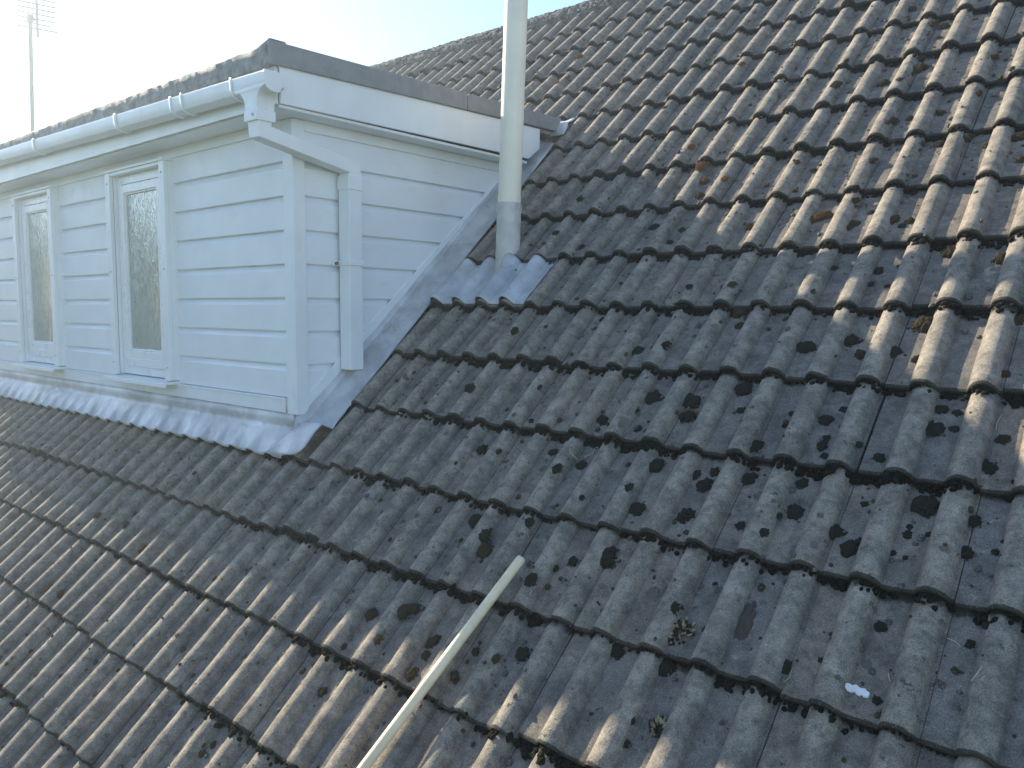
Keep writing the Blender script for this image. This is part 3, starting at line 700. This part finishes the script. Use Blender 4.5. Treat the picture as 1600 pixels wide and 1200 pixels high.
def leadwork():
    b = MB(); rows = []
    xs = [XE-.1 + i*.0125 for i in range(int((XE*-1+.1-2.16)/.0125)+1)]
    vfold = YF/CS
    def fr(x, t):            # t 0..1 from fold to lower edge
        v = -1.205 + (-1.345+1.205)*t
        w = max(0, t)**1.6
        h = (1-w)*(.024) + w*(-ROLL_H + roll(x)*.76 + .0195)
        h += .007*noise.noise(Vector((x*5, t*2.0, 3)))*(.3+.7*t) + .0012*noise.noise(Vector((x*21, t*5, 8)))
        v += .010*noise.noise(Vector((x*1.9, 0, 11)))*t + .004*noise.noise(Vector((x*9, 0, 14)))*t
        return RP(x, v, h)
    fold = [fr(x, 0) for x in xs]
    rows.append([(x, YF-.004, -.725) for x in xs])
    rows.append([(x, YF-.006 - .002*noise.noise(Vector((x*3, 1, 1))), -.775) for x in xs])
    rows.append([(p.x, min(YF-.006, p.y+.006), p.z+.012) for p in fold])
    for t in (0, .15, .3, .45, .6, .75, .9, 1.0): rows.append([fr(x, t) for x in xs])
    b.grid(rows)
    b.grid([[fr(XC + i*.0125, t) for i in range(0, 7)] for t in (-.12, .0, .2, .35, .5)])
    b.build('lead_apron', M['lead'], dormer, smooth=True, thick=.003)
    b = MB(); rows = []
    vs = [-1.340 + i*.02 for i in range(int(2.42/.02))]
    for i, v in enumerate(vs):
        e = .004*noise.noise(Vector((v*4, 3, 3))) + .004*noise.noise(Vector((v*13, 5, 3)))
        end = max(0, (-1.235 - v)/.105)                   # rounded tail lapping the apron
        xo = -2.003 + e - .10*end**3 + .028*math.sin(min(1, max(0, (-.93-v)/.26))*math.pi)
        row = []
        for t in (0, .06, .14, .28, .45, .62, .78, .9, 1.0):
            x0 = XC - .004 if v > -1.19 else XC - .06*((-1.19-v)/.1)
            x = x0 + (xo-x0)*t
            env = -ROLL_H + max(roll(x)*1.0 + .009, .034*(1-t)**1.1 + .008)
            h = (.055 + rake_h(v))*.75*(1-t/.2)**1.5 if t < .2 else 0
            hh = env + h + .006*noise.noise(Vector((x*13, v*5, 2)))*(1-t) + .002*noise.noise(Vector((x*30, v*22, 4)))
            f = min(1, max(0, (v+1.25)/.09)); hh = hh - h*(1-f)
            if t == 0: hh = env + (rake_h(v)+.022-env)*f
            if t == 1.0: hh = env - .006
            if v < -1.19 and t > 0: hh = max(hh, -ROLL_H + roll(x) + .020)
            if v < -1.15:
                w = min(1, max(0, (-1.205-v)/.14))**1.6; hh = max(hh, (1-w)*.024 + w*(-ROLL_H + roll(x)*.76 + .0195) + .008)
            row.append(RP(x, v, hh))
        rows.append(row)
    b.grid(rows); b.build('lead_side_flashing', M['lead'], dormer, smooth=True, thick=.003)
leadwork()

# ------------------------------------------------------------------ vent pipe with its lead slate
def vent():
    base = RP(-1.700, .012, -.03)
    root = empty('vent_pipe', base, 'tall pale grey vent pipe rising through the roof from a lead slate beside the dormer', 'pipe')
    ax = Vector((.034, .004, 1)).normalized()
    P0 = Vector((-1.698, .020, -.10))
    b = MB(); a = P0 + ax*.34
    b.tube([a, a+ax*.004, P0+ax*1.2, P0+ax*1.68, P0+ax*1.70], [.050, .0555, .0555, .0555, .053], 40)
    b.tube([a-ax*.002, a+ax*.045], .0568, 40)
    b.build('pipe', M['pipe'], root, smooth=True)
    b = MB(); pts = []; rad = []
    for i in range(14):
        t = i/13; pts.append(P0 + ax*(.355*t)); rad.append(.0590 + .0012*math.sin(i*2.1) + (.004 if i == 12 else 0) - (.001 if i == 13 else 0))
    b.tube(pts, rad, 40); b.build('lead_sleeve', M['sleeve'], root, smooth=True)
    b = MB(); rows = []
    nx, nv = 64, 22
    for j in range(nv+1):
        t = j/nv; row = []
        for i in range(nx+1):
            s = i/nx
            v = -.317 + .314*t
            xl = -1.992; xr = -1.378 + .012*noise.noise(Vector((t*9, 2, 2))) - .012*(t-.5)**2
            x = xl + (xr-xl)*s
            h = tile_h(x, max(-.330, v)) + .007 + roll(x)*.38 + .0025*noise.noise(Vector((x*20, v*20, 1)))
            if s > .985: h -= .004
            d = math.hypot((x+1.698), (v-.0)*1.0)
            h += .055*max(0, 1-d/.115)**1.6
            row.append(RP(x, v + .004*noise.noise(Vector((x*14, 1, 6)))*(1-t), h))
        rows.append(row)
    b.grid(rows); b.build('lead_slate', M['lead'], root, smooth=True, thick=.003)
vent()

# ------------------------------------------------------------------ cream pole lying on the rolls
def stick():
    a = RP(-.645, -1.516, .018); c = RP(-.763, -2.215, .018)
    d = (c-a).normalized(); c2 = a + d*1.5
    b = MB(); n = 24; pts = [a, a+d*.003, a+d*.012] + [a + d*(.012 + 1.488*i/n) for i in range(1, n+1)]
    rad = [.009, .0135, .0152] + [.0152 + .0012*i/n for i in range(1, n+1)]
    b.tube(pts, rad, 24)
    o = b.build('wooden_pole', M['stick'], smooth=True)
    tag(o, 'long slim cream pole lying up the slope across the tile rolls', 'pole')
stick()

# ------------------------------------------------------------------ television aerial beyond the dormer
def aerial():
    foot = Vector((-14.36, 2.25, 1.55)); top = Vector((-14.145, 2.25, 4.56))
    root = empty('tv_aerial', foot, 'tall thin television aerial with a yagi head against the pale sky', 'aerial')
    b = MB(); b.tube([foot, top], .032, 12); b.build('mast', M['alu'], root, smooth=True)
    d = Vector((Cp[0], Cp[1], Cp[2]+4.5)) - top; d.z = 0; d.normalize()
    side = Vector((-d.y, d.x, 0)); boom = (d + Vector((0,0,.22))).normalized()
    s = top + side*.10 + Vector((0,0,-.04))
    b = MB(); b.tube([s - boom*.55, s + boom*1.9], .022, 8); b.build('boom', M['alu'], root)
    b = MB(); b.box(top+Vector((-.04,-.045,-.09)), top+Vector((.04,.045,.02))); b.tube([top+Vector((0,0,-.06)), s], .02, 8); b.build('clamp', M['alu'], root, bevel=.01)
    for i in range(14):
        c = s + boom*(-.28 + .155*i); L = .30 - .006*i if i > 1 else .30
        if i == 1: L = .20
        b = MB(); b.tube([c-side*L - Vector((0,0,-.0)) , c+side*L - Vector((0,0,.02))], .013, 6); b.build('element', M['alu'], root)
    b = MB(); b.tube([s - boom*.3, s-boom*.5+Vector((0,0,-.25)), top+Vector((.03,0,-.6)), top+Vector((-.0,.03,-1.2)), foot+Vector((0,.03,.2))], .005, 6); b.build('cable', M['alu'], root)
aerial()

# ------------------------------------------------------------------ ground and the garden hedge the windows reflect
b = MB(); b.add([(-900,-900,-5.6), (900,-900,-5.6), (900,900,-5.6), (-900,900,-5.6)], [(0,1,2,3)])
tag(b.build('ground', M['grass']), kind='structure')
def hedge():
    b = MB()
    for i in range(9000):
        t = random.random(); ang = R(188) + R(62)*t; d = random.uniform(19, 23)
        x, y = .5 + math.cos(ang)*d, -1 + math.sin(ang)*d
        top = 1.75 + .8*noise.noise(Vector((t*14, 0, 0))) + .5*noise.noise(Vector((t*45, 3, 0)))
        z = -5.6 + (top+5.6)*random.random()**.7
        s = random.uniform(.10, .28)
        u = Vector((random.gauss(0,1), random.gauss(0,1), random.gauss(0,1))).normalized(); w = u.cross(Vector((random.gauss(0,1), random.gauss(0,1), random.gauss(0,1)))).normalized()
        p = Vector((x, y, z)); b.add([p-u*s-w*s*.6, p+u*s-w*s*.6, p+u*s+w*s*.6, p-u*s+w*s*.6], [(0,1,2,3)])
    tag(b.build('hedge', M['leaf'], smooth='keep'), 'tall leafy garden hedge facing the dormer front', 'hedge', kind='stuff')
hedge()
# ------------------------------------------------------------------ added scattering volume that imitates lens glare towards the sun
def glare_veil():
    b = MB(); b.box((-16.5, -7, -6.6), (4, 9, 5.6))
    m = bpy.data.materials.new('glare_volume'); m.use_nodes = True; nt = m.node_tree
    nt.nodes.remove(nt.nodes['Principled BSDF'])
    v = nt.nodes.new('ShaderNodeVolumePrincipled')
    v.inputs['Color'].default_value = (.74, .87, 1.0, 1); v.inputs['Density'].default_value = .0092; v.inputs['Anisotropy'].default_value = .66
    nt.links.new(v.outputs[0], nt.nodes['Material Output'].inputs['Volume'])
    tag(b.build('glare_volume', m), 'added thin volume imitating lens glare towards the sun', 'glare_volume', kind='stuff')
glare_veil()
